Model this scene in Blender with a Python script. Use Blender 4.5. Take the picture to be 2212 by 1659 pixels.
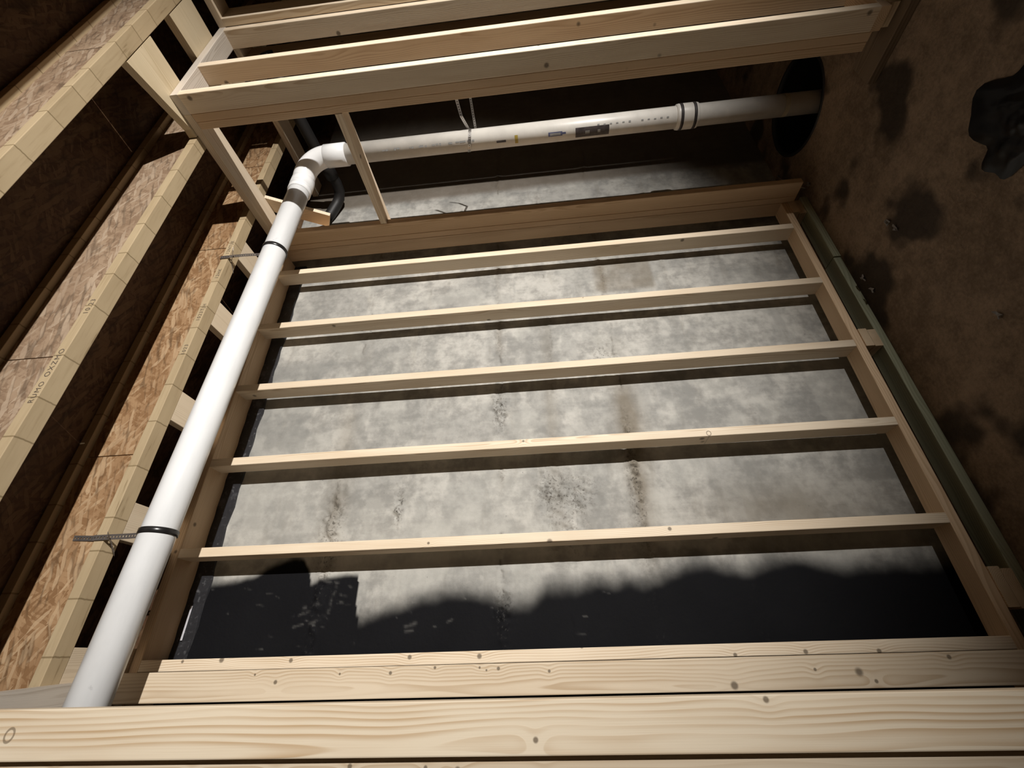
import bpy, bmesh, math, random
import numpy as np
from mathutils import Matrix, Vector

random.seed(7)
scene = bpy.context.scene
for o in list(bpy.data.objects):
    bpy.data.objects.remove(o)
COL = scene.collection
H = 1.615                      # camera height above the floor

# ------------------------------------------------------------------ camera
cam_d = bpy.data.cameras.new('camera')
cam_d.sensor_fit = 'HORIZONTAL'
cam_d.sensor_width = 36.0
cam_d.lens = 964.55 / 2212 * 36.0
cam_d.clip_start = 0.02
cam = bpy.data.objects.new('camera', cam_d)
COL.objects.link(cam)
right = Vector((-0.0231702, 0.0986027, -0.9948571))
down = Vector((-0.8514242, 0.5196047, 0.0713289))
fwd = Vector((0.5239657, 0.8486981, 0.0719133))
m = Matrix((right, -down, -fwd)).transposed().to_4x4()
m.translation = (0, 0, H)
cam.matrix_world = m
scene.camera = cam

# ------------------------------------------------------------------ world, lamp, exposure
w = bpy.data.worlds.new('world')
scene.world = w
w.use_nodes = True
w.node_tree.nodes['Background'].inputs[0].default_value = (1.0, 0.74, 0.50, 1)
w.node_tree.nodes['Background'].inputs[1].default_value = 0.024

# the work light: a low portable lamp standing on the floor behind the camera
ld = bpy.data.lights.new('work_light', 'SPOT')
ld.energy = 2550
ld.color = (1.0, 0.965, 0.915)
ld.shadow_soft_size = 0.035
ld.spot_size = math.radians(48)
ld.spot_blend = 1.0
lamp = bpy.data.objects.new('work_light', ld)
COL.objects.link(lamp)
LP = Vector((2.75, -4.12, 0.30))
LT = Vector((1.24, 1.83, H + 0.84))
lamp.location = LP
lamp.rotation_euler = (LT - LP).to_track_quat('-Z', 'Y').to_euler()

scene.view_settings.view_transform = 'Standard'
scene.view_settings.look = 'None'
scene.view_settings.exposure = 0.0
scene.view_settings.gamma = 1.0
scene.view_settings.use_curve_mapping = False


# ------------------------------------------------------------------ node helpers
class NT:
    def __init__(self, name):
        self.mat = bpy.data.materials.new(name)
        self.mat.use_nodes = True
        self.t = self.mat.node_tree
        self.n = self.t.nodes
        self.b = self.n['Principled BSDF']

    def node(self, typ, **kw):
        nd = self.n.new(typ)
        for k, v in kw.items():
            setattr(nd, k, v)
        return nd

    def link(self, a, b):
        self.t.links.new(a, b)

    def put(self, sock, v):
        if hasattr(v, 'is_output') or hasattr(v, 'links'):
            self.link(v, sock)
        else:
            sock.default_value = v

    def math(self, op, a, b=None, c=None, clamp=False):
        nd = self.node('ShaderNodeMath', operation=op, use_clamp=clamp)
        self.put(nd.inputs[0], a)
        if b is not None:
            self.put(nd.inputs[1], b)
        if c is not None:
            self.put(nd.inputs[2], c)
        return nd.outputs[0]

    def vmath(self, op, a, b=None):
        nd = self.node('ShaderNodeVectorMath', operation=op)
        self.put(nd.inputs[0], a)
        if b is not None:
            self.put(nd.inputs[1], b)
        return nd.outputs['Value'] if op in ('LENGTH', 'DISTANCE', 'DOT_PRODUCT') else nd.outputs[0]

    def comb(self, x, y, z):
        nd = self.node('ShaderNodeCombineXYZ')
        self.put(nd.inputs[0], x); self.put(nd.inputs[1], y); self.put(nd.inputs[2], z)
        return nd.outputs[0]

    def sep(self, v):
        nd = self.node('ShaderNodeSeparateXYZ')
        self.put(nd.inputs[0], v)
        return nd.outputs

    def noise(self, vec, scale, detail=3.0, rough=0.55):
        nd = self.node('ShaderNodeTexNoise')
        self.put(nd.inputs['Vector'], vec)
        nd.inputs['Scale'].default_value = scale
        nd.inputs['Detail'].default_value = detail
        nd.inputs['Roughness'].default_value = rough
        return nd.outputs[0]

    def step(self, v, a, b, lo=0.0, hi=1.0):
        nd = self.node('ShaderNodeMapRange', interpolation_type='SMOOTHSTEP')
        self.put(nd.inputs['Value'], v)
        nd.inputs['From Min'].default_value = a
        nd.inputs['From Max'].default_value = b
        nd.inputs['To Min'].default_value = lo
        nd.inputs['To Max'].default_value = hi
        return nd.outputs[0]

    def mix(self, f, a, b, blend='MIX'):
        nd = self.node('ShaderNodeMix', data_type='RGBA', blend_type=blend)
        self.put(nd.inputs['Factor'], f)
        self.put(nd.inputs['A'], a if not isinstance(a, tuple) else (*a, 1)[:4])
        self.put(nd.inputs['B'], b if not isinstance(b, tuple) else (*b, 1)[:4])
        return nd.outputs['Result']

    def attr(self, name):
        nd = self.node('ShaderNodeAttribute', attribute_name=name)
        return nd

    def bump(self, h, strength=0.3, dist=0.002):
        nd = self.node('ShaderNodeBump')
        nd.inputs['Strength'].default_value = strength
        nd.inputs['Distance'].default_value = dist
        self.put(nd.inputs['Height'], h)
        self.link(nd.outputs[0], self.b.inputs['Normal'])

    def done(self, color, rough=0.6, metallic=0.0, spec=0.5):
        self.put(self.b.inputs['Base Color'], color if not isinstance(color, tuple) else (*color, 1)[:4])
        self.put(self.b.inputs['Roughness'], rough)
        self.b.inputs['Metallic'].default_value = metallic
        self.b.inputs['Specular IOR Level'].default_value = spec
        return self.mat


def wood(name, light, dark, knots=(), rings=(), ring_w=0.006, contrast=0.5, knotty=0.45, streak=0.25):
    """sawn softwood: growth rings cut through the board, knots, fine fibre"""
    t = NT(name)
    g = t.attr('grain').outputs['Vector']
    rnd = t.node('ShaderNodeObjectInfo').outputs['Random']
    l, a, b = t.sep(g)
    off = t.math('MULTIPLY', rnd, 37.0)
    lo = t.math('ADD', l, off)
    wv = t.comb(t.math('MULTIPLY', lo, 1.3), t.math('MULTIPLY', a, 5.0), t.math('MULTIPLY', b, 5.0))
    n1 = t.noise(wv, 1.0, 2.0)
    n2 = t.noise(t.comb(t.math('MULTIPLY', lo, 1.1), t.math('ADD', t.math('MULTIPLY', a, 4.0), 9.0), t.math('MULTIPLY', b, 4.0)), 1.0, 2.0)
    a2 = t.math('ADD', t.math('ADD', a, t.math('MULTIPLY', t.math('SUBTRACT', rnd, 0.5), 0.10)), t.math('MULTIPLY', t.math('SUBTRACT', n1, 0.5), 0.06))
    b2 = t.math('ADD', t.math('ADD', b, 0.035), t.math('MULTIPLY', t.math('SUBTRACT', n2, 0.5), 0.06))
    r = t.vmath('LENGTH', t.comb(0.0, a2, b2))
    knot = None
    for (kl, ka, kr) in knots:
        d = t.vmath('DISTANCE', t.comb(l, t.math('MULTIPLY', a, 1.0), 0.0), (kl, ka, 0.0))
        q = t.math('DIVIDE', d, kr * 4.5)
        sw = t.math('MULTIPLY', t.math('POWER', 2.718, t.math('MULTIPLY', t.math('MULTIPLY', q, q), -1.0)), 0.009)
        r = t.math('ADD', r, sw)
        km = t.step(d, kr * 0.55, kr * 1.25, 1.0, 0.0)
        knot = km if knot is None else t.math('MAXIMUM', knot, km)
    for (kl, ka, kr) in rings:
        d = t.vmath('DISTANCE', t.comb(l, t.math('MULTIPLY', a, 0.85), 0.0), (kl, ka * 0.85, 0.0))
        km = t.math('MULTIPLY', t.step(t.math('ABSOLUTE', t.math('SUBTRACT', d, kr)), kr * 0.12, kr * 0.3, 1.0, 0.0), 0.8)
        knot = km if knot is None else t.math('MAXIMUM', knot, km)
    ph = t.math('FRACT', t.math('DIVIDE', r, ring_w))
    late = t.math('MULTIPLY', t.step(ph, 0.25, 0.86), t.step(ph, 0.9, 1.0, 1.0, 0.0))
    fine = t.noise(t.comb(t.math('MULTIPLY', lo, 5.0), t.math('MULTIPLY', a, 420.0), t.math('MULTIPLY', b, 420.0)), 1.0, 2.0)
    blot = t.noise(t.comb(t.math('MULTIPLY', lo, 2.2), t.math('MULTIPLY', a, 14.0), t.math('MULTIPLY', b, 14.0)), 1.0, 3.0)
    cm = t.noise(t.comb(t.math('MULTIPLY', lo, 1.6), t.math('MULTIPLY', a, 22.0), t.math('MULTIPLY', b, 22.0)), 1.0, 2.0)
    f = t.math('MULTIPLY', t.math('MULTIPLY', late, contrast), t.step(cm, 0.32, 0.62, 0.35, 1.35))
    f = t.math('ADD', f, t.math('MULTIPLY', t.math('SUBTRACT', fine, 0.5), streak))
    f = t.math('ADD', f, t.math('MULTIPLY', t.math('SUBTRACT', blot, 0.45), 0.9), clamp=True)
    col = t.mix(f, light, dark)
    tint = t.math('ADD', 0.9, t.math('MULTIPLY', t.math('FRACT', t.math('MULTIPLY', rnd, 17.3)), 0.16))
    col = t.mix(1.0, col, t.comb(tint, tint, tint), 'MULTIPLY')
    # random knots
    if knotty > 0:
        vo = t.node('ShaderNodeTexVoronoi', feature='F1')
        t.put(vo.inputs['Vector'], t.comb(lo, a, t.math('ADD', b, off)))
        vo.inputs['Scale'].default_value = 8.0
        cs = t.sep(vo.outputs['Color'])
        has = t.math('LESS_THAN', cs[0], knotty)
        rk = t.math('ADD', 0.045, t.math('MULTIPLY', cs[1], 0.07))
        d = t.math('DIVIDE', vo.outputs['Distance'], rk)
        km = t.math('MULTIPLY', t.step(d, 0.5, 1.2, 1.0, 0.0), has)
        knot = km if knot is None else t.math('MAXIMUM', knot, km)
    if knot is not None:
        col = t.mix(t.math('MULTIPLY', knot, 0.82), col, tuple(c * 0.22 for c in dark))
    t.bump(t.math('ADD', fine, t.math('MULTIPLY', late, 0.6)), 0.18, 0.001)
    return t.done(col, 0.62, spec=0.35)


PINE_L, PINE_D = (0.80, 0.675, 0.515), (0.55, 0.405, 0.26)
PINE = wood('pine_stud', PINE_L, PINE_D)
TREATED = wood('treated_lumber', (0.45, 0.46, 0.32), (0.27, 0.275, 0.17), knotty=0.2)
WARM = wood('plate_fir', (0.72, 0.525, 0.34), (0.50, 0.325, 0.18), knotty=0.3)
GREYWOOD = wood('weathered_pine', (0.62, 0.55, 0.47), (0.42, 0.35, 0.28), knotty=0.3)


def flange_mat():
    t = NT('finger_jointed_flange')
    g = t.attr('grain').outputs['Vector']
    rnd = t.node('ShaderNodeObjectInfo').outputs['Random']
    l, a, b = t.sep(g)
    lo = t.math('ADD', l, t.math('MULTIPLY', rnd, 41.0))
    ln = t.math('ADD', lo, t.math('MULTIPLY', t.noise(t.comb(lo, t.math('MULTIPLY', a, 30.0), 0.0), 2.0, 2.0), 0.006))
    vo = t.node('ShaderNodeTexVoronoi', feature='DISTANCE_TO_EDGE', voronoi_dimensions='1D')
    t.put(vo.inputs['W'], t.math('MULTIPLY', ln, 6.0)); vo.inputs['Scale'].default_value = 1.0
    vc = t.node('ShaderNodeTexVoronoi', feature='F1', voronoi_dimensions='1D')
    t.put(vc.inputs['W'], t.math('MULTIPLY', ln, 6.0)); vc.inputs['Scale'].default_value = 1.0
    cell = t.sep(vc.outputs['Color'])[0]
    streak = t.noise(t.comb(t.math('MULTIPLY', lo, 7.0), t.math('MULTIPLY', a, 120.0), t.math('MULTIPLY', b, 120.0)), 1.0, 3.0)
    big = t.noise(t.comb(t.math('MULTIPLY', lo, 5.0), t.math('MULTIPLY', a, 25.0), t.math('MULTIPLY', b, 25.0)), 1.0, 3.0)
    f = t.math('ADD', t.math('MULTIPLY', cell, 0.35), t.math('MULTIPLY', t.step(streak, 0.5, 0.75), 0.35))
    f = t.math('ADD', f, t.math('MULTIPLY', t.math('SUBTRACT', big, 0.5), 0.8), clamp=True)
    col = t.mix(f, (0.46, 0.355, 0.22), (0.31, 0.225, 0.125))
    col = t.mix(t.step(vo.outputs['Distance'], 0.008, 0.022, 0.7, 0.0), col, (0.16, 0.11, 0.05))
    dash = t.math('MULTIPLY', t.step(big, 0.62, 0.68), t.step(streak, 0.55, 0.62))
    col = t.mix(t.math('MULTIPLY', dash, 0.5), col, (0.2, 0.14, 0.07))
    t.bump(streak, 0.2, 0.001)
    return t.done(col, 0.6, spec=0.3)


def osb_mat(name, light, mid, dark):
    t = NT(name)
    g = t.attr('grain').outputs['Vector']
    rnd = t.node('ShaderNodeObjectInfo').outputs['Random']
    l, a, b = t.sep(g)
    lo = t.math('ADD', l, t.math('MULTIPLY', rnd, 23.0))
    cols = []
    col = None
    for i, (ca, sa, sx, sy) in enumerate([(0.97, 0.26, 13, 70), (0.80, -0.60, 18, 85), (0.35, 0.94, 20, 90)]):
        wn = t.noise(t.comb(lo, a, float(i)), 9.0, 2.0)
        u = t.math('ADD', t.math('MULTIPLY', lo, ca), t.math('MULTIPLY', a, sa))
        v = t.math('SUBTRACT', t.math('MULTIPLY', a, ca), t.math('MULTIPLY', lo, sa))
        vo = t.node('ShaderNodeTexVoronoi', feature='F1')
        t.put(vo.inputs['Vector'], t.comb(t.math('ADD', t.math('MULTIPLY', u, float(sx)), t.math('MULTIPLY', wn, 1.4)), t.math('ADD', t.math('MULTIPLY', v, float(sy)), t.math('MULTIPLY', wn, 2.2)), float(i * 7)))
        vo.inputs['Scale'].default_value = 1.0
        cols.append(vo)
    s = [t.sep(v.outputs['Color']) for v in cols]
    f = t.math('MULTIPLY', t.math('ADD', t.math('ADD', s[0][0], s[1][0]), s[2][0]), 0.3333)
    c1 = t.mix(t.step(f, 0.3, 0.62), dark, mid)
    hi = t.math('GREATER_THAN', s[0][1], 0.80)
    hi2 = t.math('GREATER_THAN', s[1][1], 0.86)
    c1 = t.mix(t.math('MULTIPLY', t.math('MAXIMUM', hi, hi2), 0.6), c1, light)
    big = t.noise(t.comb(t.math('MULTIPLY', lo, 3.0), t.math('MULTIPLY', a, 9.0), 0.0), 1.0, 3.0)
    c1 = t.mix(t.step(big, 0.35, 0.7, 0.0, 0.5), c1, dark)
    gap = t.step(cols[0].outputs['Distance'], 0.55, 0.9)
    c1 = t.mix(t.math('MULTIPLY', gap, 0.55), c1, tuple(c * 0.35 for c in dark))
    t.bump(f, 0.5, 0.003)
    return t.done(c1, 0.6, spec=0.3)


FLANGE = flange_mat()
OSB = osb_mat('strand_board', (0.56, 0.40, 0.245), (0.38, 0.235, 0.125), (0.24, 0.13, 0.06))
OSB_GREY = osb_mat('strand_board_pale', (0.50, 0.39, 0.285), (0.36, 0.255, 0.17), (0.25, 0.165, 0.105))


def plain(name, color, rough=0.5, metallic=0.0, var=0.15, scale=18.0, spec=0.5, bump=0.0):
    t = NT(name)
    c = t.node('ShaderNodeTexCoord').outputs['Object']
    n = t.noise(c, scale, 4.0)
    col = t.mix(t.step(n, 0.3, 0.7), tuple(x * (1 - var) for x in color), tuple(min(1, x * (1 + var)) for x in color))
    if bump:
        t.bump(n, bump, 0.002)
    return t.done(col, rough, metallic, spec)


def pvc_mat():
    t = NT('white_pvc')
    c = t.node('ShaderNodeTexCoord').outputs['Object']
    x, y, z = t.sep(c)
    n = t.noise(t.comb(t.math('MULTIPLY', x, 5.0), t.math('MULTIPLY', y, 30.0), t.math('MULTIPLY', z, 5.0)), 1.0, 4.0)
    s = t.noise(c, 26.0, 3.0)
    col = t.mix(t.step(n, 0.4, 0.75), (0.80, 0.805, 0.81), (0.74, 0.745, 0.75))
    col = t.mix(t.step(s, 0.70, 0.78, 0.0, 0.5), col, (0.42, 0.42, 0.42))
    return t.done(col, 0.23, spec=0.5)


PVC = pvc_mat()
PVC_DUSTY = plain('dusty_pvc', (0.66, 0.63, 0.58), 0.38, var=0.08, scale=9)
BLACK_PLASTIC = plain('black_plastic', (0.016, 0.015, 0.015), 0.28)
BLACK_MATTE = plain('black_matte_plastic', (0.012, 0.011, 0.011), 0.55)
STEEL = plain('galvanised_steel', (0.50, 0.48, 0.46), 0.33, 0.9)
PAINT_DARK = plain('dark_ink', (0.035, 0.03, 0.03), 0.6)
PRINT = plain('grey_ink', (0.10, 0.075, 0.055), 0.7)
SMUDGE = plain('pencil_grime', (0.30, 0.30, 0.29), 0.5)
YELLOW = plain('yellow_ink', (0.42, 0.31, 0.06), 0.5)
BLUE = plain('blue_ink', (0.10, 0.11, 0.20), 0.5)
WHITE_TAPE = plain('white_tape', (0.55, 0.54, 0.58), 0.4)


# ------------------------------------------------------------------ object helpers
def tag(o, label=None, cat=None, group=None, kind=None):
    if label: o['label'] = label
    if cat: o['category'] = cat
    if group: o['group'] = group
    if kind: o['kind'] = kind
    return o


def empty(name, loc, label, cat, group=None):
    o = bpy.data.objects.new(name, None)
    o.empty_display_size = 0.1
    COL.objects.link(o)
    o.location = loc
    return tag(o, label, cat, group)


def link(name, me, mat, parent=None, loc=(0, 0, 0)):
    o = bpy.data.objects.new(name, me)
    COL.objects.link(o)
    if mat is not None and len(me.materials) == 0:
        me.materials.append(mat)
    if parent is not None:
        o.parent = parent
        o.location = Vector(loc) - Vector(world_loc(parent))
    else:
        o.location = loc
    return o


def world_loc(o):
    v = Vector(o.location)
    while o.parent is not None:
        o = o.parent
        v += Vector(o.location)
    return v


def grain_attr(me, axis, order=None):
    """(along, across, through) coordinates of a board, in metres"""
    n = len(me.vertices)
    co = np.empty(n * 3, dtype=np.float32)
    me.vertices.foreach_get('co', co)
    co = co.reshape(n, 3)
    idx = {'X': (0, 1, 2), 'Y': (1, 0, 2), 'Z': (2, 0, 1)}[axis]
    if order:
        idx = order
    at = me.attributes.new('grain', 'FLOAT_VECTOR', 'POINT')
    at.data.foreach_set('vector', np.ascontiguousarray(co[:, idx]).ravel())


def board(name, x, y, z, axis, mat=None, parent=None, bevel=0.003, warp=0.0, order=None):
    """one piece of lumber given by its extents"""
    mat = mat or PINE
    lo = Vector((min(x), min(y), min(z))); hi = Vector((max(x), max(y), max(z)))
    c = (lo + hi) / 2; d = hi - lo
    bm = bmesh.new()
    bmesh.ops.create_cube(bm, size=1.0)
    for v in bm.verts:
        v.co = Vector((v.co.x * d.x, v.co.y * d.y, v.co.z * d.z))
    ax = 'XYZ'.index(axis)
    if bevel:
        ed = [e for e in bm.edges if abs((e.verts[0].co - e.verts[1].co)[ax]) > 1e-6]
        bmesh.ops.bevel(bm, geom=ed, offset=bevel, segments=2, affect='EDGES', profile=0.5)
    if warp:
        ed = [e for e in bm.edges if abs((e.verts[0].co - e.verts[1].co)[ax]) > d[ax] * 0.5]
        bmesh.ops.subdivide_edges(bm, edges=ed, cuts=7, use_grid_fill=True)
        ph = random.random() * 6
        for v in bm.verts:
            k = v.co[ax] / d[ax]
            s = warp * math.sin(3.1416 * (k + 0.5)) * math.cos(ph) + warp * 0.4 * math.sin(6.283 * k + ph)
            v.co[(ax + 1) % 3] += s
            v.co[(ax + 2) % 3] += s * 0.5
    me = bpy.data.meshes.new(name)
    bm.to_mesh(me); bm.free()
    grain_attr(me, axis, order)
    return link(name, me, mat, parent, c)


def tube(name, path, r, mat, parent=None, seg=40, cap=True, base=None):
    """round pipe swept along a path of points (radius may be a list)"""
    pts = [Vector(p) for p in path]
    base = Vector(base if base is not None else pts[0])
    rs = r if isinstance(r, (list, tuple)) else [r] * len(pts)
    bm = bmesh.new()
    prev = None
    rings = []
    tan0 = (pts[1] - pts[0]).normalized()
    ref = Vector((0, 1, 0)) if abs(tan0.y) < 0.9 else Vector((0, 0, 1))
    for i, p in enumerate(pts):
        if i == 0: tn = tan0
        elif i == len(pts) - 1: tn = (pts[i] - pts[i - 1]).normalized()
        else:
            tn = ((pts[i + 1] - pts[i]).normalized() + (pts[i] - pts[i - 1]).normalized())
            tn = tn.normalized() if tn.length > 1e-6 else tan0
        u = (ref - tn * ref.dot(tn)).normalized()
        v = tn.cross(u)
        ref = u
        ring = [bm.verts.new(p - base + u * (rs[i] * math.cos(k * 2 * math.pi / seg)) + v * (rs[i] * math.sin(k * 2 * math.pi / seg))) for k in range(seg)]
        if prev:
            for k in range(seg):
                f = bm.faces.new((prev[k], prev[(k + 1) % seg], ring[(k + 1) % seg], ring[k]))
                f.smooth = True
        prev = ring
        rings.append(ring)
    if cap:
        bm.faces.new(rings[0][::-1]); bm.faces.new(rings[-1])
    bmesh.ops.recalc_face_normals(bm, faces=bm.faces[:])
    me = bpy.data.meshes.new(name)
    bm.to_mesh(me); bm.free()
    for e in me.edges:
        pass
    return link(name, me, mat, parent, base)


def from_data(name, verts, faces, mat, parent=None, base=(0, 0, 0), smooth=False, axis=None):
    me = bpy.data.meshes.new(name)
    b = Vector(base)
    me.from_pydata([tuple(Vector(v) - b) for v in verts], [], faces)
    me.update()
    if smooth:
        for p in me.polygons: p.use_smooth = True
    if axis:
        grain_attr(me, axis)
    return link(name, me, mat, parent, base)


# value noise for surfaces built in numpy
_rng = np.random.default_rng(11)
_tab = _rng.random((256, 256)).astype(np.float64)


def vnoise(x, y, s):
    x = x * s; y = y * s
    xi = np.floor(x).astype(int); yi = np.floor(y).astype(int)
    fx = x - xi; fy = y - yi
    fx = fx * fx * (3 - 2 * fx); fy = fy * fy * (3 - 2 * fy)
    g = lambda a, b: _tab[a % 256, b % 256]
    return (g(xi, yi) * (1 - fx) + g(xi + 1, yi) * fx) * (1 - fy) + (g(xi, yi + 1) * (1 - fx) + g(xi + 1, yi + 1) * fx) * fy


def fbm(x, y, s, o=4):
    v = 0; a = 0.5
    for i in range(o):
        v = v + a * vnoise(x + 13.1 * i, y + 7.7 * i, s * 2 ** i); a *= 0.5
    return v


def sstep(v, a, b):
    t = np.clip((v - a) / (b - a), 0, 1)
    return t * t * (3 - 2 * t)


# ------------------------------------------------------------------ foundation wall
WY = 1.973
ZJ = 1.624 + H          # underside of the joists
ZP = 1.585 + H          # underside of the top plates
P15 = 0.0381
P35 = 0.0889
P55 = 0.1397


def build_wall():
    xs = np.concatenate([np.arange(-0.9, -0.1, .03), np.arange(-0.1, 2.25, .006), np.arange(2.25, 3.1, .015), np.arange(3.1, 4.62, .05)])
    zs = np.arange(0.0, ZJ + .02, .0065)
    nx, nz = len(xs), len(zs)
    X, Z = np.meshgrid(xs, zs, indexing='ij')
    z = Z - H
    gauss = lambda cx, cz, sx, sz: np.exp(-((X - cx) / sx) ** 2 - ((z - cz) / sz) ** 2)
    # edge of the sprayed black damp-proofing, (z, X)
    edge = [(-1.7, .288), (-1.34, .283), (-1.171, .29), (-1.106, .277), (-1.035, .297), (-.937, .322), (-.845, .313), (-.746, .282), (-.659, .294), (-.602, .32), (-.537, .317), (-.437, .277), (-.331, .25), (-.27, .274), (-.221, .254), (-.158, .273), (-.081, .252), (.05, .257), (.11, .202), (.204, .197), (.28, .225), (.395, .246), (.531, .233), (.684, .195), (.80, .160), (.834, .170), (.842, .312), (.851, .316), (.933, .319), (1.004, .313), (1.052, .290), (1.060, .334), (1.101, .392), (1.151, .404), (1.23, .378), (1.303, .333), (1.425, .313), (1.555, .305), (1.7, .29)]
    ez = np.array([e[0] for e in edge]); ex = np.array([e[1] for e in edge])
    zz = np.linspace(-1.7, 1.7, 700)
    ee = np.interp(zz, ez, ex)
    ker = np.hanning(13); ker /= ker.sum()
    sm = np.convolve(np.pad(ee, 6, mode='edge'), ker, 'valid')
    ee = np.where((zz > .80) & (zz < 1.12), ee, sm)
    E = np.interp(z + (fbm(X, Z, 26, 3) - .43) * .02, zz, ee) + (fbm(X, Z, 16, 4) - .46) * .02
    soft = np.where((z > .82) & (z < 1.12), .013, .040 + .03 * fbm(X, Z, 3, 2))
    soft = np.where(z > 1.12, .020, soft)
    coat = 1 - sstep(X - E, -soft, soft)
    # lines left by the form boards, with honeycombed patches along them
    line = np.zeros_like(X)
    for zc, a in ((1.0, .8), (.228, 1.0), (-.045, .8), (-.385, 1.0), (-.75, .5)):
        wob = (fbm(X, Z * 0 + zc, 5, 3) - .45) * .03
        on = sstep(fbm(X, Z * 0 + zc * 3.1, 2.6, 2), .30, .52)
        line = np.maximum(line, a * on * np.exp(-((z - zc - wob) / .018) ** 2))
    comb = gauss(1.07, .232, .10, .035) + gauss(.64, .0, .09, .06) * .8 + gauss(.60, .70, .07, .02) + gauss(.18, .225, .06, .03) + gauss(.62, -.12, .08, .07) * .7 + gauss(.66, -.37, .3, .03) * .7 + gauss(.5, 1.0, .2, .05) * .6 + gauss(1.35, -.33, .08, .06) * .6 + gauss(.45, -.05, .1, .08) * .4
    comb = np.clip(comb + line * .35, 0, 1)
    crack = np.zeros_like(X)
    for zc, a0 in ((1.0, .9), (.228, 1.0), (-.045, .7), (-.385, 1.0)):
        wob = (fbm(X, Z * 0 + zc * 2, 14, 4) - .46) * .05
        on = sstep(fbm(X, Z * 0 + zc * 5.3, 7.5, 3), .46, .60) * sstep(fbm(X, Z, 40, 2), .25, .5)
        crack = np.maximum(crack, a0 * on * np.exp(-((z - zc - wob) / .0045) ** 2))
    crack = np.clip(crack + comb * sstep(fbm(X, Z, 45, 2), .46, .54) * .5, 0, 1)
    scuff = np.zeros_like(X)
    rs = np.random.default_rng(5)
    strokes = [(.30, .99, .29, .93, .005), (.20, 1.06, .215, .99, .006), (.17, 1.10, .185, 1.03, .005), (.14, 1.02, .16, .95, .006), (.13, 1.09, .14, 1.05, .004), (.285, .935, .15, .955, .006), (.27, .865, .285, .90, .004), (.235, .87, .245, .91, .004), (.21, .86, .22, .93, .004), (.30, .222, .19, .232, .008), (.285, .24, .22, .228, .006), (.12, .62, .13, .58, .006), (.10, .63, .105, .59, .004), (.13, .45, .14, .43, .004), (.05, -.36, .06, -.37, .006)]
    for k in range(40):
        a_, b_ = rs.uniform(.0, .30), rs.uniform(-.2, 1.5)
        strokes.append((a_, b_, a_ + rs.uniform(.0, .012), b_ + rs.uniform(.01, .05), rs.uniform(.0015, .003)))
    for (xa, za, xb, zb, wd) in strokes:
        dx, dz = xb - xa, zb - za
        q = np.clip(((X - xa) * dx + (z - za) * dz) / (dx * dx + dz * dz + 1e-9), 0, 1)
        dd = np.hypot(X - xa - q * dx, z - za - q * dz)
        scuff = np.maximum(scuff, np.exp(-(dd / wd) ** 2))
    scuff = scuff * sstep(fbm(X, Z, 60, 2), .28, .5)
    rgh = fbm(X, Z, 34, 3)
    dis = comb * (rgh - .40) * .085 + line * .002 - crack * .004 + (fbm(X, Z, 3, 3) - .45) * .004
    stain = 0
    patch = sstep(X, 1.78, 1.83) * (1 - sstep(X, 2.02, 2.06)) * sstep(z, -.69, -.66) * (1 - sstep(z, -.36, -.32))
    stain = stain + patch * .75 * (0.5 + fbm(X, Z, 9, 3))
    stain = stain + gauss(.8, -.39, .42, .05) * 1.0 + gauss(.98, -.40, .16, .07) * .6
    stain = stain + gauss(.50, -1.0, .14, .34) * .8 + gauss(1.0, 1.02, .25, .05) * .35 + gauss(.6, 1.0, .2, .06) * .5
    stain = stain + gauss(.95, -.02, .5, .03) * .4 + line * .35
    stain = np.clip(stain * (.55 + .9 * fbm(X, Z, 11, 3)), 0, 1)
    niche_shade = sstep(X + (fbm(X, Z, 4, 3) - .45) * .06 + .02 * z, 2.80, 2.87)  # shadow over the niche concrete, painted as a darker area with a soft edge
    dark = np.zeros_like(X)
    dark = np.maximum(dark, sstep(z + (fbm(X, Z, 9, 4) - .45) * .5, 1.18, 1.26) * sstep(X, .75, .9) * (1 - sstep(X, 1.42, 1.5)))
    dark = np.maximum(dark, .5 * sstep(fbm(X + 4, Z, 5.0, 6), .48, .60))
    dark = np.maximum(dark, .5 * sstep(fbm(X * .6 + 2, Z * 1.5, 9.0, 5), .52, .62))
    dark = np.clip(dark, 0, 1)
    pale = gauss(.42, .5, .12, .5) + gauss(.72, 1.2, .25, .2) * .8 + gauss(.68, .2, .12, .35) * .5
    pale = np.clip(pale * (.3 + fbm(X + 9, Z, 6, 4)) + .5 * sstep(fbm(X + 20, Z + 3, 7, 6), .53, .64), 0, 1)
    Y = WY - dis
    verts = np.stack([X, Y, Z], -1).reshape(-1, 3)
    i = np.arange(nx * nz).reshape(nx, nz)
    f = np.stack([i[:-1, :-1], i[1:, :-1], i[1:, 1:], i[:-1, 1:]], -1).reshape(-1, 4)
    me = bpy.data.meshes.new('wall_back')
    me.vertices.add(len(verts)); me.vertices.foreach_set('co', verts.astype(np.float32).ravel())
    me.loops.add(f.size); me.loops.foreach_set('vertex_index', f.astype(np.int32).ravel())
    me.polygons.add(len(f)); me.polygons.foreach_set('loop_start', (np.arange(len(f)) * 4).astype(np.int32))
    me.polygons.foreach_set('use_smooth', np.ones(len(f), dtype=bool))
    me.update(calc_edges=True)
    for nm, arr in (('coat', coat), ('stain', stain), ('dark', dark), ('pale', pale), ('comb', comb), ('niche_shade', niche_shade), ('crack', crack), ('scuff', scuff)):
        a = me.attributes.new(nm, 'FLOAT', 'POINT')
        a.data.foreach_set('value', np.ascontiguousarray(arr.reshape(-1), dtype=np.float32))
    t = NT('poured_concrete')
    c = t.node('ShaderNodeTexCoord').outputs['Object']
    x, y, z = t.sep(c)
    n1 = t.noise(c, 4.0, 6.0, 0.6)
    n2 = t.noise(c, 22.0, 5.0, 0.6)
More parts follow.
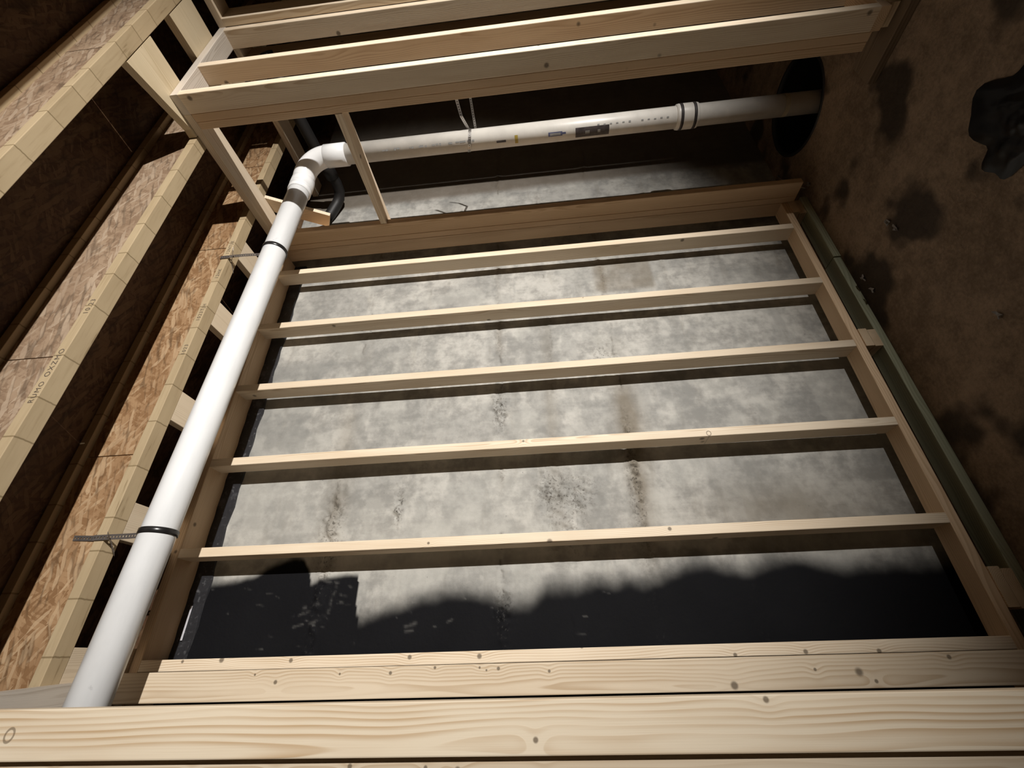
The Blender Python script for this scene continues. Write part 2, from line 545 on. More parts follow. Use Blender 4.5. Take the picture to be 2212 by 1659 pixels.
    n3 = t.noise(t.comb(t.math('MULTIPLY', x, 3.0), 0.0, t.math('MULTIPLY', z, 16.0)), 1.0, 4.0)
    n5 = t.noise(t.comb(t.math('MULTIPLY', x, 22.0), 0.0, t.math('MULTIPLY', z, 2.2)), 1.0, 4.0)
    n4 = t.noise(c, 90.0, 3.0)
    f = t.math('ADD', t.math('MULTIPLY', n1, 0.42), t.math('MULTIPLY', n2, 0.38))
    f = t.math('ADD', f, t.math('MULTIPLY', n5, 0.2))
    col = t.mix(t.step(f, 0.39, 0.61), (0.255, 0.247, 0.228), (0.465, 0.448, 0.412))
    col = t.mix(t.step(n3, 0.55, 0.72, 0.0, 0.35), col, (0.23, 0.21, 0.175))
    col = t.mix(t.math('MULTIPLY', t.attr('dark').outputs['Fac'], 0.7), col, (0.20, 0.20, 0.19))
    col = t.mix(t.math('MULTIPLY', t.attr('pale').outputs['Fac'], 0.5), col, (0.53, 0.515, 0.47))
    col = t.mix(t.math('MULTIPLY', t.attr('stain').outputs['Fac'], 0.75), col, (0.165, 0.135, 0.095))
    pits = t.math('MULTIPLY', t.attr('comb').outputs['Fac'], t.step(n4, 0.46, 0.36))
    col = t.mix(pits, col, (0.07, 0.06, 0.05))
    col = t.mix(t.math('MULTIPLY', t.attr('crack').outputs['Fac'], 0.7), col, (0.09, 0.078, 0.062))
    spk = t.step(t.noise(c, 55.0, 2.0), 0.245, 0.205)
    col = t.mix(t.math('MULTIPLY', spk, 0.55), col, (0.12, 0.115, 0.11))
    col = t.mix(t.math('MULTIPLY', t.attr('niche_shade').outputs['Fac'], 0.85), col, (0.13, 0.105, 0.08))  # niche shadow blended into the concrete colour
    # black coating with pale scuffs
    cc = t.mix(t.math('MULTIPLY', t.attr('scuff').outputs['Fac'], 0.16), t.mix(n1, (0.004, 0.004, 0.005), (0.009, 0.009, 0.0105)), (0.3, 0.29, 0.27))
    cw = t.math('MULTIPLY', t.attr('coat').outputs['Fac'], t.math('SUBTRACT', 1.0, t.math('MULTIPLY', t.attr('comb').outputs['Fac'], t.step(n4, 0.55, 0.7, 0.0, 0.22))))
    col = t.mix(t.math('POWER', cw, 0.8), col, cc)
    t.bump(t.math('ADD', n2, t.math('MULTIPLY', n4, 0.5)), 0.35, 0.004)
    rough = t.math('ADD', 0.66, t.math('MULTIPLY', t.attr('coat').outputs['Fac'], 0.1))
    t.done(col, rough, spec=0.22)
    t.link(t.math('SUBTRACT', 0.22, t.math('MULTIPLY', t.attr('coat').outputs['Fac'], 0.13)), t.b.inputs['Specular IOR Level'])
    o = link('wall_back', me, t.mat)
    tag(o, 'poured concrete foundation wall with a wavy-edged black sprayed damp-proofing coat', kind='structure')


build_wall()


# ------------------------------------------------------------------ floor with the sump opening
PIT = (2.77, 1.568, 0.264)


def floor_mat():
    t = NT('packed_earth')
    c = t.node('ShaderNodeTexCoord').outputs['Object']
    n1 = t.noise(c, 1.9, 5.0, 0.6)
    n2 = t.noise(c, 14.0, 5.0, 0.65)
    n3 = t.noise(c, 70.0, 4.0, 0.6)
    f = t.math('ADD', t.math('MULTIPLY', n1, 0.4), t.math('ADD', t.math('MULTIPLY', n2, 0.35), t.math('MULTIPLY', n3, 0.25)))
    col = t.mix(t.step(f, 0.36, 0.66), (0.145, 0.10, 0.066), (0.33, 0.235, 0.16))
    wet = t.step(t.noise(c, 2.3, 3.0, 0.5), 0.52, 0.60)
    col = t.mix(t.math('MULTIPLY', wet, 0.85), col, (0.025, 0.018, 0.013))
    t.bump(t.math('ADD', n2, t.math('MULTIPLY', n3, 0.6)), 0.6, 0.012)
    return t.done(col, t.math('SUBTRACT', 0.85, t.math('MULTIPLY', wet, 0.15)), spec=0.2)


def build_floor():
    px, py, pr = PIT
    h = 0.34
    n = 64
    bm = bmesh.new()
    circ, sq = [], []
    for k in range(n):
        a = 2 * math.pi * (k + .5) / n
        cx, sy = math.cos(a), math.sin(a)
        circ.append(bm.verts.new((px + pr * cx, py + pr * sy, 0)))
        s = h / max(abs(cx), abs(sy))
        sq.append(bm.verts.new((px + s * cx, py + s * sy, 0)))
    for k in range(n):
        bm.faces.new((circ[k], sq[k], sq[(k + 1) % n], circ[(k + 1) % n]))
    # corners of the square and the rest of the floor around it
    X0, X1, Y0, Y1 = -2.5, 4.6, -5.5, 2.0

    def quad(a, b, c, d):
        bm.faces.new([bm.verts.new((*q, 0)) for q in (a, b, c, d)])
    for k in range(n):
        a, b = sq[k].co, sq[(k + 1) % n].co
        if abs(a.x - b.x) > 1e-5 and abs(a.y - b.y) > 1e-5:
            cx = px + h * (1 if a.x > px else -1); cy = py + h * (1 if a.y > py else -1)
            bm.faces.new((sq[k], bm.verts.new((cx, cy, 0)), sq[(k + 1) % n]))
    quad((X0, Y0), (X1, Y0), (X1, py - h), (X0, py - h))
    quad((X0, py + h), (X1, py + h), (X1, Y1), (X0, Y1))
    quad((X0, py - h), (px - h, py - h), (px - h, py + h), (X0, py + h))
    quad((px + h, py - h), (X1, py - h), (X1, py + h), (px + h, py + h))
    bmesh.ops.recalc_face_normals(bm, faces=bm.faces[:])
    for f in bm.faces:
        if f.normal.z < 0: f.normal_flip()
    me = bpy.data.meshes.new('floor')
    bm.to_mesh(me); bm.free()
    tag(link('floor', me, floor_mat()), 'dark brown packed earth floor with damp patches', kind='structure')


build_floor()

# sump basin sunk in the floor
sump = empty('sump_basin', (PIT[0], PIT[1], 0), 'round black sump pit opening in the floor around the foot of the white drain pipe', 'sump')
tube('basin_wall', [(PIT[0], PIT[1], 0.0), (PIT[0], PIT[1], -0.6)], PIT[2], BLACK_MATTE, sump, seg=64, cap=False, base=(PIT[0], PIT[1], 0))
tube('basin_bottom', [(PIT[0], PIT[1], -0.6), (PIT[0], PIT[1], -0.61)], PIT[2], BLACK_MATTE, sump, seg=64, base=(PIT[0], PIT[1], -0.6))
vs, fs = [], []
for k in range(64):
    a = 2 * math.pi * k / 64
    for rr, zz in ((PIT[2] - .008, -.02), (PIT[2] - .008, .004), (PIT[2] + .008, .006), (PIT[2] + .010, -.01)):
        vs.append((PIT[0] + rr * math.cos(a), PIT[1] + rr * math.sin(a), zz))
for k in range(64):
    for j in range(3):
        a, b = k * 4 + j, ((k + 1) % 64) * 4 + j
        fs.append((a, b, b + 1, a + 1))
from_data('basin_rim', vs, fs, BLACK_MATTE, sump, (PIT[0], PIT[1], 0), smooth=True)

# far end wall and the deck above
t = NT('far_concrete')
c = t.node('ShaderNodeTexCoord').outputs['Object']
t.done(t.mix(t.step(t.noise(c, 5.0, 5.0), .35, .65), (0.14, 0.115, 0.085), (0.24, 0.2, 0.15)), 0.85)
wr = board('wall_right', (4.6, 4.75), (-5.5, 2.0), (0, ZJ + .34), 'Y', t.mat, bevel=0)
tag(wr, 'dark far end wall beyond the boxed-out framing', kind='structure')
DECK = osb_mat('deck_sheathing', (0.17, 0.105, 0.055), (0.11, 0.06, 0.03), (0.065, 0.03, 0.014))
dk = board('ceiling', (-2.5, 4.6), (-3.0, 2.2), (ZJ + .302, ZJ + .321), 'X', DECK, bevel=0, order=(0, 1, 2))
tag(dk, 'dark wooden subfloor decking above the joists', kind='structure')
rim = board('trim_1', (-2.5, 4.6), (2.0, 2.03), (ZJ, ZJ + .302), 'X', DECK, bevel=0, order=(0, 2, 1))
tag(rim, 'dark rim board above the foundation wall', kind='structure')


# ------------------------------------------------------------------ I-joists
def joist(y0, label, seams, prints, mat=OSB, x0=-1.2, x1=4.55, fw=0.0625, cut=None):
    yc = y0 + fw / 2
    j = empty('i_joist', ((x0 + x1) / 2, yc, ZJ), label, 'joist', 'wooden I-joists overhead')
    fl = board('bottom_flange', (x0, x1), (y0, y0 + fw), (ZJ, ZJ + P15), 'X', FLANGE, j, 0.002, order=(0, 1, 2))
    board('top_flange', (x0, x1), (y0, y0 + fw), (ZJ + .302 - P15, ZJ + .302), 'X', FLANGE, j, 0.002)
    xs = [x0] + seams + [x1]
    for a, b in zip(xs[:-1], xs[1:]):
        board('web_panel', (a + .0022, b - .0022), (yc - .0055, yc + .0055), (ZJ + P15 - .006, ZJ + .302 - P15 + .006), 'X', mat, j, 0, order=(0, 2, 1))
    for (txt, xa, size, dz) in prints:
        cu = bpy.data.curves.new('txt', 'FONT')
        cu.body = txt
        cu.size = size
        cu.space_character = 1.25
        ob = bpy.data.objects.new('txt', cu)
        COL.objects.link(ob)
        bpy.context.view_layer.update()
        me = bpy.data.meshes.new_from_object(ob.evaluated_get(bpy.context.evaluated_depsgraph_get()))
        bpy.data.objects.remove(ob)
        me.materials.clear()
        p = link('printed_marking', me, PRINT, fl, (xa, y0 - .0006, ZJ + dz))
        p.rotation_euler = (math.pi / 2, 0, 0)
    return j


joist(0.214, 'wooden I-joist nearest the lower-left corner of the ceiling view', [1.4], [])
joist(0.653, 'wooden I-joist leftmost in the photo, carrying two wide ceiling blocks', [2.2], [], OSB_GREY)
joist(1.090, 'middle wooden I-joist with 10.23 printed on its lower flange', [0.935], [('10.23', 1.10, .027, .007), ('OXZMO', 0.83, .027, .007), ('RUMO', 0.73, .025, .007)], OSB_GREY)
joist(1.517, 'wooden I-joist right above the white drain pipe', [0.745, 1.962, 2.72], [('1023TJH', 1.42, .025, .007), ('1023', 1.22, .025, .007), ('12NTJIE', 1.88, .025, .007), ('12HK', 1.70, .025, .007)])
joist(-0.22, 'wooden I-joist farthest from the concrete wall', [1.0], [])


# blocking between the pipe-side joist and the top plate, flush with the joist bottoms
BLK = wood('blocking_pine', (0.66, 0.545, 0.40), (0.47, 0.36, 0.24), knotty=0.5, contrast=0.25)
xb = [(-0.08, 0.066), (0.414, 0.555), (0.917, 1.060), (1.448, 1.592), (1.907, 2.045)]
pos = ['lowest in the photo', 'behind the lower strap', 'first one above the lower strap', 'second one above the lower strap', 'behind the upper strap']
for (a, b), s in zip(xb, pos):
    o = board('blocking_board', (a, b), (1.5805, 1.966), (ZJ + .0005, ZJ + P15), 'Y', BLK, None, .002)
    tag(o, 'flat pine ceiling block beside the pipe, ' + s, 'block', 'flat blocks between joist and top plate')

WIDE = wood('wide_block_pine', (0.62, 0.51, 0.345), (0.43, 0.33, 0.19), knotty=0.5, contrast=0.35)


def prism(name, outline, z0, z1, mat, axis='Y'):
    n = len(outline)
    cx = sum(p[0] for p in outline) / n; cy = sum(p[1] for p in outline) / n
    vs = [(x, y, z0) for x, y in outline] + [(x, y, z1) for x, y in outline]
    fs = [tuple(range(n))[::-1], tuple(range(n, 2 * n))] + [(i, (i + 1) % n, n + (i + 1) % n, n + i) for i in range(n)]
    return from_data(name, vs, fs, mat, None, (cx, cy, z0), axis=axis)


tag(prism('blocking_board', [(2.142, .719), (2.384, .719), (2.376, 1.087), (2.232, 1.087), (2.236, 1.05)], ZJ + .0005, ZJ + P15, WIDE), 'wide skewed ceiling block over the corner post of the boxed-out framing', 'block', 'wide blocks between two joists')
tag(prism('blocking_board', [(2.607, .719), (2.850, .719), (2.858, 1.087), (2.628, 1.087)], ZJ + .0005, ZJ + P15, WIDE), 'wide ceiling block behind the middle of the boxed-out top plate', 'block', 'wide blocks between two joists')


# ------------------------------------------------------------------ stud wall along the concrete
ZB0, ZB1 = H - 1.501, H - 1.462     # bottom plate, carried on shims
F1 = 1.833
sw = empty('stud_wall', (1.1, F1 + .045, ZB0), 'long pine stud wall framed in front of the grey concrete', 'stud wall')
board('bottom_plate', (-0.16, 2.243), (F1, F1 + P35), (ZB0, ZB1), 'X', WARM, sw)
board('top_plate', (-0.30, 2.243), (F1, 1.968), (ZP, ZJ - .0005), 'X', WARM, sw)
s4 = wood('pine_stud_ring_knot', PINE_L, PINE_D, rings=[(-.774 + .02, -.006, .009)], knots=[(.05, .012, .006)])
s6 = wood('pine_stud_knots', PINE_L, PINE_D, knots=[(1.203, .013, .010), (.933, .005, .008), (.489, .005, .008), (.236, .002, .009), (-.639, -.015, .007), (-.869, -.011, .008), (-1.101, -.015, .008)], ring_w=.008, contrast=.6)
s5 = wood('pine_stud_two_knots', PINE_L, PINE_D, knots=[(.45, -.006, .006), (-.508, .006, .008)])
for (a, b, mt) in [(2.030, 2.068, PINE), (1.610, 1.649, PINE), (1.204, 1.243, PINE), (.797, .836, s4), (.392, .431, s5), (-.011, .028, s6)]:
    board('stud', (a, b), (F1, F1 + P35), (ZB1, ZP), 'Z', mt, sw, warp=.0022)
board('stud', (2.244, 2.282), (F1, F1 + P35), (ZB0, ZP), 'Z', WARM, sw)

# corner assembly on the far end (framing of the cross wall)
cw = empty('cross_wall_frame', (2.31, 1.4, ZB0), 'short cross-wall framing that spans over the white pipe between the two stud walls', 'stud wall')
board('corner_stud', (2.244, 2.282), (1.702, 1.7925), (ZB0 - .03, ZP), 'Z', WARM, cw)
board('stud', (2.244, 2.384), (1.794, 1.832), (ZB0 - .03, ZP), 'Z', WARM, cw)
board('stud', (2.246, 2.288), (.9885, 1.0262), (ZB0, ZP), 'Z', WARM, cw)
board('stud', (2.248, 2.340), (1.0268, 1.064), (ZB0, ZP), 'Z', WARM, cw)
board('top_plate', (2.244, 2.384), (.9885, 1.832), (ZP, ZJ - .0005), 'Y', PINE, cw)
board('blocking', (2.246, 2.335), (1.064, 1.794), (H + .872, H + .872 + P15), 'Y', PINE, cw)

# diagonal scrap nailed under the cross plate
u = Vector((0, -.454, .891)); v = Vector((0, .891, .454))
e0 = Vector((2.386, 1.712, H + 1.261))
vs = []
L = .37
for kx in (0, .025):
    for s, q in ((0, 0), (L, 0), (L, .089), (0, .089)):
        vs.append(e0 + Vector((kx, 0, 0)) + u * s + v * q)
o = from_data('brace_board', vs, [(0, 1, 2, 3), (7, 6, 5, 4), (0, 4, 5, 1), (1, 5, 6, 2), (2, 6, 7, 3), (3, 7, 4, 0)], PINE, None, tuple(e0), axis='Z')
tag(o, 'short tilted pine scrap nailed behind the white pipe near its elbow', 'board')

# ------------------------------------------------------------------ boxed-out wall nearer the camera
F2 = .899
w2 = empty('stud_wall', (2.6, F2 + .045, ZB0), 'boxed-out pine stud wall closest to the top edge of the photo', 'stud wall')
board('top_plate', (2.244, 3.12), (F2, F2 + P35), (ZP, ZJ - .0005), 'X', GREYWOOD, w2)
board('bottom_plate', (2.244, 3.12), (F2, F2 + P35), (ZB0 - .028, ZB1 - .028), 'X', WARM, w2)
for a in (2.244, 2.514, 2.918):
    board('stud', (a, a + .0395), (F2, F2 + P35), (ZB1 - .028, ZP), 'Z', PINE, w2, warp=.0012)
w3 = empty('stud_wall', (3.05, .5, ZB0), 'return stud wall in the top-left corner behind the boxed-out wall', 'stud wall')
board('stud', (2.960, 3.10), (F2 - P15, F2 - .0005), (ZB1 - .028, ZP), 'Z', PINE, w3)
board('top_plate', (2.960, 3.10), (-1.2, F2 - .0005), (ZP, ZJ - .0005), 'Y', PINE, w3)
board('bottom_plate', (2.960, 3.10), (-1.2, F2 - .0005), (ZB0 - .028, ZB1 - .028), 'Y', WARM, w3)
for y in (.42, .02, -.38, -.78, -1.19):
    board('stud', (2.960, 3.10), (y, y + P15), (ZB1 - .028, ZP), 'Z', PINE, w3)
w4 = empty('cross_wall_frame', (3.05, 1.5, ZP), 'shaded far top plate with studs behind the elbow of the white pipe', 'stud wall')
board('top_plate', (2.982, 3.12), (F2 + P35 + .0005, 1.965), (ZP, ZJ - .0005), 'Y', PINE, w4)
for y in (1.06,):
    board('stud', (2.982, 3.12), (y, y + .035), (.05, ZP), 'Z', WARM, w4)

# ------------------------------------------------------------------ near cross wall at the bottom of the photo
B1 = wood('pine_face_knots', (0.70, 0.58, 0.43), (0.50, 0.365, 0.23), ring_w=.010, contrast=.55, knotty=.15,
          knots=[(.987 + .0, .008, .007), (.763, .027, .004), (.586, .026, .006), (.434, .038, .005), (.282, .035, .004), (.259, .027, .0035), (.219, .031, .006), (.051, .020, .005), (1.067, .031, .004), (-1.186, .031, .007), (-.525, -.030, .012), (-.78, .007, .005), (-.948, -.027, .006)])
B2 = wood('pine_face_broad_grain', (0.80, 0.68, 0.515), (0.54, 0.37, 0.21), ring_w=.0115, contrast=.62, knotty=.0,
          knots=[(.065, -.020, .0055), (-.378, .036, .006)], rings=[(1.18 - .0, 0.0, .010)])
nw = empty('stud_wall', (-0.1, 1.4, .04), 'near pine cross-wall framing along the bottom edge of the photo', 'stud wall')
ZM = (H - 1.6 + .055 + ZP) / 2


def near_stud(name, x, y, mat):
    # grain coordinates measured from camera height so the listed knots fall where they stand
    o = board(name, x, y, (.055, ZP), 'Z', mat, nw)
    at = o.data.attributes['grain']
    n = len(at.data)
    arr = np.empty(n * 3, dtype=np.float32); at.data.foreach_get('vector', arr)
    arr = arr.reshape(n, 3); arr[:, 0] += (.055 + ZP) / 2 - H
    at.data.foreach_set('vector', arr.ravel())
    return o


near_stud('stud', (-.1027, -.0122), (1.745, 1.783), B1)
near_stud('stud', (-.158, -.069), (1.084, 1.122), B2)
near_stud('stud', (-.262, -.1595), (1.104, 1.142), B1)
vs = []
for (x, y) in ((-.150, 1.05), (-.066, 1.05), (-.022, 1.815), (-.112, 1.815)):
    vs += [(x, y, ZP), (x, y, ZJ - .0005)]
o = from_data('top_plate', vs, [(0, 2, 4, 6)[::-1], (1, 3, 5, 7), (0, 1, 3, 2), (2, 3, 5, 4), (4, 5, 7, 6), (6, 7, 1, 0)], GREYWOOD, nw, (-.09, 1.43, ZP), axis='Y')
board('bottom_plate', (-.158, -.0122), (1.06, 1.80), (.016, .055), 'Y', WARM, nw)

# ------------------------------------------------------------------ pressure-treated sills and shims
tag(board('treated_sill', (-.155, 1.774), (F1, F1 + P35), (.0005, .0385), 'X', TREATED), 'greenish pressure-treated sill board under the long stud wall, nearer length', 'sill', 'treated sill boards')
tag(board('treated_sill', (1.779, 2.275), (F1 - .006, F1 + P35 - .006), (.0005, .0385), 'X', TREATED), 'greenish pressure-treated sill board by the sump end of the long stud wall', 'sill', 'treated sill boards')
tag(board('treated_sill', (2.379, 3.12), (F2, F2 + P35), (.0005, .0385), 'X', TREATED), 'dark treated sill board under the boxed-out wall in the shaded corner', 'sill', 'treated sill boards')
SH = wood('shim_pine', (0.72, 0.56, 0.38), (0.52, 0.36, 0.2), knotty=0.0)
h2 = (ZB0 - .0385)
shims = [(2.150, 2.262, 'at the far end of the long stud wall'), (1.195, 1.290, 'at mid-length of the long stud wall'), (.105, .230, 'at the right edge of the photo')]
for (a, b, s) in shims:
    zt = .0385 + h2 * .5
    o = board('shim_block', (a, b), (F1 + .004 if a > 2 else F1 - .004, F1 + .09), (.039, zt - .0004), 'Y', SH)
    tag(o, 'lower pine shim block on the sill ' + s, 'shim', 'shim blocks under the bottom plate')
    o = board('shim_block', (a + .004, b + .008), (F1 - .004, F1 + .088), (zt + .0004, ZB0 - .0004), 'Y', SH)
    tag(o, 'upper pine shim block under the plate ' + s, 'shim', 'shim blocks under the bottom plate')
for (a, s) in ((2.27, 'left'), (2.85, 'right')):
    zt = .0385 + (h2 - .028) * .5
    o = board('shim_block', (a, a + .1), (F2, F2 + .089), (.039, ZB0 - .0285), 'Y', SH)
    tag(o, 'thick pine shim block under the boxed-out wall, ' + ('by its corner post' if s == 'left' else 'away from its corner post'), 'shim', 'shim blocks under the bottom plate')

# ------------------------------------------------------------------ membrane strip on top of the concrete
t = NT('membrane')
c = t.node('ShaderNodeTexCoord').outputs['Object']
n = t.noise(c, 60.0, 4.0)
n2 = t.noise(c, 8.0, 4.0)
col = t.mix(t.step(n, .55, .75), (0.022, 0.022, 0.025), (0.085, 0.085, 0.09))
col = t.mix(t.step(n2, .6, .75, 0, .5), col, (0.16, 0.16, 0.17))
t.bump(n, .5, .003)
MEMB = t.done(col, 0.42, spec=.5)
ms = empty('membrane_strip', (1.0, WY - .004, H + 1.508), 'narrow black membrane strip along the top of the concrete below the top plate', 'membrane')
nseg = 60
vs, fs = [], []
for i in range(nseg + 1):
    x = -.5 + i * (2.74 / nseg)
    wob = .004 * math.sin(i * 1.7) + .003 * math.sin(i * .6 + 1)
    d = .005 + .0025 * math.sin(i * 2.3)
    for (y, z) in ((WY - .002, H + 1.505 + wob), (WY - d - .003, H + 1.508 + wob), (WY - d - .004, H + 1.585), (WY - .004, H + 1.607)):
        vs.append((x, y, z))
for i in range(nseg):
    for k in range(3):
        fs.append((i * 4 + k, i * 4 + k + 1, i * 4 + 4 + k + 1, i * 4 + 4 + k))
from_data('membrane_sheet', vs, fs, MEMB, ms, (1.0, WY - .004, H + 1.508), smooth=False)
board('white_label', (.095, .222), (WY - .0135, WY - .012), (H + 1.548, H + 1.556), 'X', WHITE_TAPE, ms, 0)

# ------------------------------------------------------------------ white drain pipe
R = .1143 / 2
dp = empty('drain_pipe', (2.605, 1.462, -.25), 'white plastic drain pipe running under the joists and turning down into the sump', 'pipe')


def run(x):
    return Vector((x, 1.490 + .009 * x, H + 1.408 - .026 * x))


tube('pipe_run', [run(-.9), run(2.40)], R, PVC, dp, 56)
hub0 = run(2.362)
tube('pipe_hub', [run(2.345), run(2.349), run(2.383), run(2.385), run(2.389), run(2.391), run(2.455), run(2.46)], [R + .001, R + .006, R + .006, R + .003, R + .003, R + .007, R + .007, R + .002], PVC, dp, 56)
# elbow
ctr = run(2.46)
BX, BY = 2.605, 1.462
rad = BX - 2.46
arc = []
for k in range(19):
    a = math.pi / 2 * k / 18
    arc.append((2.46 + rad * math.sin(a), ctr.y + (BY - ctr.y) * math.sin(a), ctr.z - rad * (1 - math.cos(a))))
tube('elbow', arc, R + .004, PVC, dp, 56)
zt = ctr.z - rad
tube('elbow_hub', [(BX, BY, zt + .012), (BX, BY, zt + .008), (BX, BY, zt - .118), (BX, BY, zt - .122)], [R + .003, R + .008, R + .008, R + .001], PVC, dp, 56)
tube('pipe_drop', [(BX, BY, zt), (BX, BY, -.25)], R, PVC_DUSTY, dp, 56)
# coupling with two clamps
cz = H - .91
tube('repair_coupling', [(BX, BY, cz + .062), (BX, BY, cz + .058), (BX, BY, cz + .046), (BX, BY, cz - .046), (BX, BY, cz - .058), (BX, BY, cz - .062)], [R + .001, R + .007, R + .009, R + .009, R + .007, R + .001], PVC_DUSTY, dp, 56)
for dz in (.036, -.036):
    tube('clamp_band', [(BX, BY, cz + dz + .008), (BX, BY, cz + dz - .008)], R + .0105, PAINT_DARK, dp, 56)
tube('dirt_ring', [(BX, BY, H - 1.43), (BX, BY, H - 1.455)], R + .0008, plain('rust_smear', (.33, .28, .2), .6), dp, 48, cap=False)


def decal(name, z0, z1, a0, a1, mat, rr=.0009, ragged=0.0, n=14, steps=8):
    """thin curved patch on the drop pipe; angle 0 looks to -Y, positive turns to -X"""
    vs, fs = [], []
    for i in range(steps + 1):
        z = z0 + (z1 - z0) * i / steps
        for k in range(n + 1):
            a = math.radians(a0 + (a1 - a0) * k / n)
            j = ragged * math.sin(i * 2.9 + k * .7) if k in (0, n) else 0
            vs.append((BX - (R + rr) * math.sin(a + j), BY - (R + rr) * math.cos(a + j), z))
    for i in range(steps):
        for k in range(n):
            p = i * (n + 1) + k
            fs.append((p, p + 1, p + n + 2, p + n + 1))
    o = from_data(name, vs, fs, mat, dp, (BX, BY, z0), smooth=True)
    return o


DECAL = plain('dark_label', (.055, .045, .045), .5, var=.4, scale=30)
decal('pipe_label', H - .47, H - .28, 58, 112, DECAL)
for (a, b) in ((-.335, -.36), (-.405, -.42)):
    decal('label_print', H + b, H + a, 76, 92, SMUDGE, .0014, n=4, steps=2)
decal('blue_marking', H - .205, H - .125, 66, 88, BLUE)
decal('blue_marking', H - .225, H - .205, 71, 82, BLUE)
decal('grey_marking', H - .195, H - .135, 71, 84, SMUDGE, .0013)
decal('yellow_mark', H + .05, H + .068, 60, 105, YELLOW)
decal('serial_plate', H + .12, H + .175, 78, 90, DECAL)
rr_ = random.Random(3)
for k in range(26):
    z = H + .30 + k * .021 + rr_.random() * .01
    if rr_.random() < .8:
        decal('grime_spot', z, z + .006 + rr_.random() * .02, 56 + rr_.random() * 5, 64 + rr_.random() * 6, SMUDGE, .0011, n=2, steps=1)
for k in range(12):
    z = H - .80 + k * .035
    if k not in (5,):
        decal('printed_line', z, z + .012, 50 + rr_.random() * 3, 57 + rr_.random() * 3, SMUDGE, .0011, n=2, steps=1)


# ------------------------------------------------------------------ perforated hanger straps
def strap(name, pts, width_dir, parent, wdt=.019, mat=STEEL, pitch=.0125):
    """metal strip with a row of punched holes that follows a polyline"""
    pts = [Vector(p) for p in pts]
    wd = Vector(width_dir).normalized()
    vs, fs = [], []

    def add(a, b):
        n = len(vs)
        L2 = (b - a)
        for s in (0, .3, .7, 1):
            for q in (-.5, -.16, .16, .5):
                vs.append(a + L2 * s + wd * (wdt * q))
        for i in range(3):
            for k in range(3):
                if i == 1 and k == 1: continue
                p = n + i * 4 + k
                fs.append((p, p + 1, p + 5, p + 4))
    for a, b in zip(pts[:-1], pts[1:]):
        m_ = max(1, int(round((b - a).length / pitch)))
        for i in range(m_):
            add(a.lerp(b, i / m_), a.lerp(b, (i + 1) / m_))
    o = from_data(name, vs, fs, mat, parent, tuple(pts[0]))
    md = o.modifiers.new('thick', 'SOLIDIFY')
    md.thickness = .0012
    return o


STRAPM = plain('dull_strap_steel', (.28, .25, .235), .4, .75)
for (x, lab, topz) in ((.408, 'lower black-banded metal hanger strap holding the white pipe to the joist', 1.775), (1.853, 'upper black-banded metal hanger strap holding the white pipe below the elbow', 1.655)):
    c = run(x)
    hs = empty('hanger_strap', (x, 1.54, ZJ), lab, 'pipe strap', 'metal straps holding the horizontal pipe')
    tube('rubber_band', [c + Vector((-.0105, 0, 0)), c + Vector((-.0085, 0, 0)), c + Vector((.0085, 0, 0)), c + Vector((.0105, 0, 0))], [R + .0015, R + .004, R + .004, R + .0015], BLACK_PLASTIC, hs, 56, cap=False)
    yw = 1.517 + .03125 - .0065
    strap('steel_strip', [c + Vector((0, .012, R + .004)), (x, 1.512, H + 1.53), (x, 1.512, ZJ + P15 + .003), (x + .004, yw - .004, ZJ + P15 + .012), (x + .010, yw - .0015, H + topz)], (1, 0, 0), hs, mat=STRAPM)
    strap('steel_strip', [(x - .004, BY, H + 1.56), (x - .010, 1.545, ZJ - .0015), (x - .045, 1.578, ZJ - .0015)], (1, -.5, 0), hs, mat=STRAPM)

c = Vector((BX, BY, H + .335))
hs = empty('hanger_strap', (BX, BY, H + .33), 'shiny perforated strap looped round the upright part of the white pipe', 'pipe strap')
loop = []
for k in range(25):
    a = math.radians(-120 + 300 * k / 24)
    loop.append((BX - (R + .003) * math.sin(a), BY - (R + .003) * math.cos(a), H + .335 - .012 * math.cos(a)))
strap('strap_loop', loop, (0, 0, 1), hs, .017)
strap('strap_tail', [loop[4], (BX + .02, 1.33, H + .36), (BX + .06, 1.25, H + .375), (BX + .10, 1.10, H + .385)], (0, 0, 1), hs, .017)
strap('strap_tail', [loop[24], (BX + .10, 1.46, H + .30), (BX + .14, 1.30, H + .305), (BX + .16, 1.12, H + .31)], (0, 0, 1), hs, .014)

# black waste pipe in the shade behind the elbow
bp = empty('waste_pipe', (2.93, 1.6, H + 1.38), 'black plastic waste pipe in the shade behind the white elbow', 'pipe')
pp = [(2.95, 1.03, H + 1.43), (2.90, 1.40, H + 1.40), (2.875, 1.62, H + 1.375), (2.87, 1.80, H + 1.35), (2.862, 1.862, H + 1.352), (2.835, 1.90, H + 1.365), (2.80, 1.92, H + 1.385), (2.72, 1.935, H + 1.42), (2.66, 1.94, H + 1.45)]
tube('pipe_body', pp, .036, BLACK_MATTE, bp, 28)
tube('pipe_hub', [(2.8735, 1.66, H + 1.371), (2.8725, 1.70, H + 1.364), (2.871, 1.76, H + 1.357)],   .043, BLACK_MATTE, bp, 28)

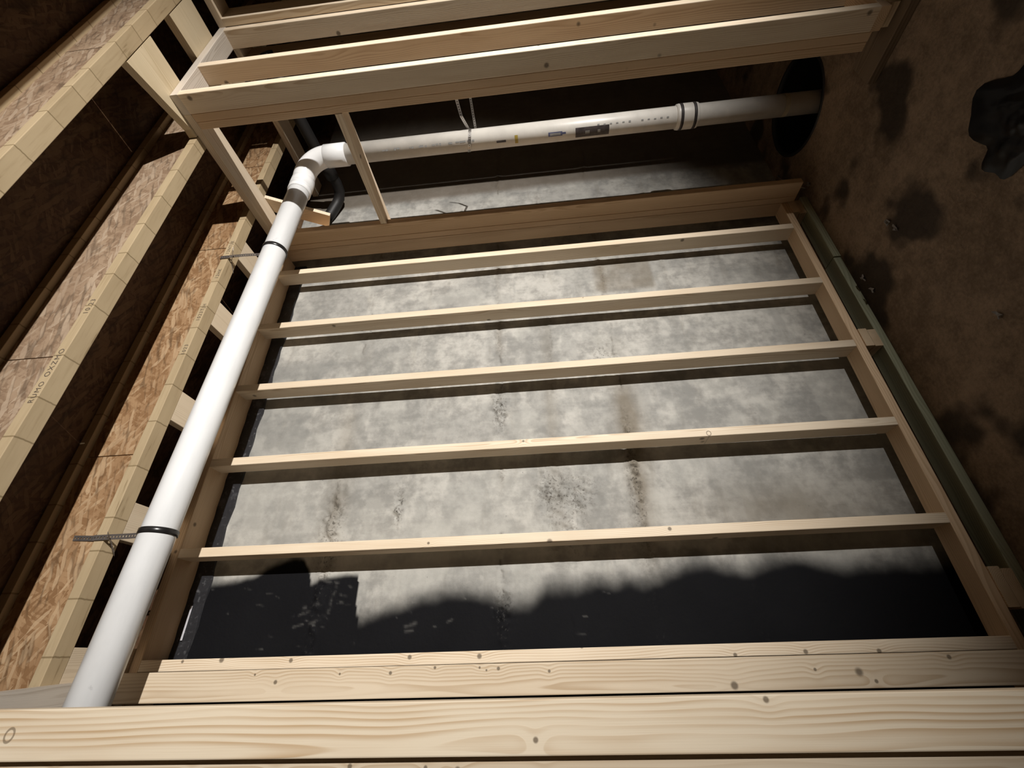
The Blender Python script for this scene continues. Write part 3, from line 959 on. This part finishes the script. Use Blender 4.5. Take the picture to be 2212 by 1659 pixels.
# ------------------------------------------------------------------ things on the floor
t = NT('black_sheet_plastic')
t.done((0.006, 0.005, 0.005), 0.30, spec=.25)
SHEET = t.mat
nr, na = 22, 72
vs, fs = [(1.40, .92, .03)], []
for i in range(1, nr + 1):
    for k in range(na):
        a = 2 * math.pi * k / na
        rim = .21 + .05 * math.sin(a * 2 + 1) + .03 * math.sin(a * 5) + .015 * math.sin(a * 11)
        q = i / nr
        x = 1.40 + rim * q * math.cos(a); y = .92 + rim * q * math.sin(a)
        z = .004 + (.006 + .035 * float(fbm(np.array(x), np.array(y), 17, 3)) ** 1.5) * (1 - q ** 3)
        vs.append((x, y, z))
for k in range(na):
    fs.append((0, 1 + k, 1 + (k + 1) % na))
for i in range(nr - 1):
    for k in range(na):
        p, q = 1 + i * na + k, 1 + i * na + (k + 1) % na
        fs.append((p, p + na, q + na, q))
o = from_data('plastic_sheet', vs, fs, SHEET, None, (1.43, .9, .004), smooth=True)
tag(o, 'crumpled glossy black plastic sheet on the floor at the right edge of the photo', 'plastic sheet')

CHIP = plain('pale_scrap', (.24, .21, .18), .35)
chips = [(1.476, 1.765, 'beside the sill at mid-length'), (2.30, 1.765, 'past the far end of the sill'), (1.655, 1.513, 'alone on the open floor'), (1.60, 1.50, 'next to another scrap on the open floor'), (.992, 1.378, 'inside the damp patch'), (1.565, 1.775, 'beside the sill nearer the sump')]
for i, (x, y, s) in enumerate(chips):
    a = i * 1.3
    vs = []
    for k in range(9):
        b = a + k * math.pi / 4
        r_ = (.011 + .006 * math.sin(k * 2.3 + i)) if k < 8 else 0
        vs.append((x + r_ * math.cos(b) * 1.5, y + r_ * math.sin(b) * .7, .004 + .012 * (math.sin(k * 1.9 + i) * .5 + .5)))
    fs = [(8, k, (k + 1) % 8) for k in range(8)]
    o = from_data('scrap', vs, fs, CHIP, None, (x, y, .002))
    md = o.modifiers.new('thick', 'SOLIDIFY'); md.thickness = .004
    tag(o, 'small pale curled scrap on the dark floor ' + s, 'scrap', 'scraps on the floor')
o = from_data('wire_offcut', [], [], STEEL) if False else tube('wire_offcut', [(2.315, 1.80, .006), (2.36, 1.82, .03), (2.43, 1.84, .06), (2.52, 1.85, .075)], .004, STEEL, None, 10)
tag(o, 'thin shiny wire offcut by the far end of the long stud wall', 'wire')

o = board('shade_toned_sill', (2.215, 2.376), (.62, 1.19), (.0005, .0385), 'Y', wood('shade_toned_sill_wood', (.20, .14, .09), (.11, .075, .045), knotty=.3))  # treated sill in shadow; the shade is put into its dark wood colour
tag(o, 'treated sill board with shade painted into its colour under the corner post of the boxed-out wall', 'board')
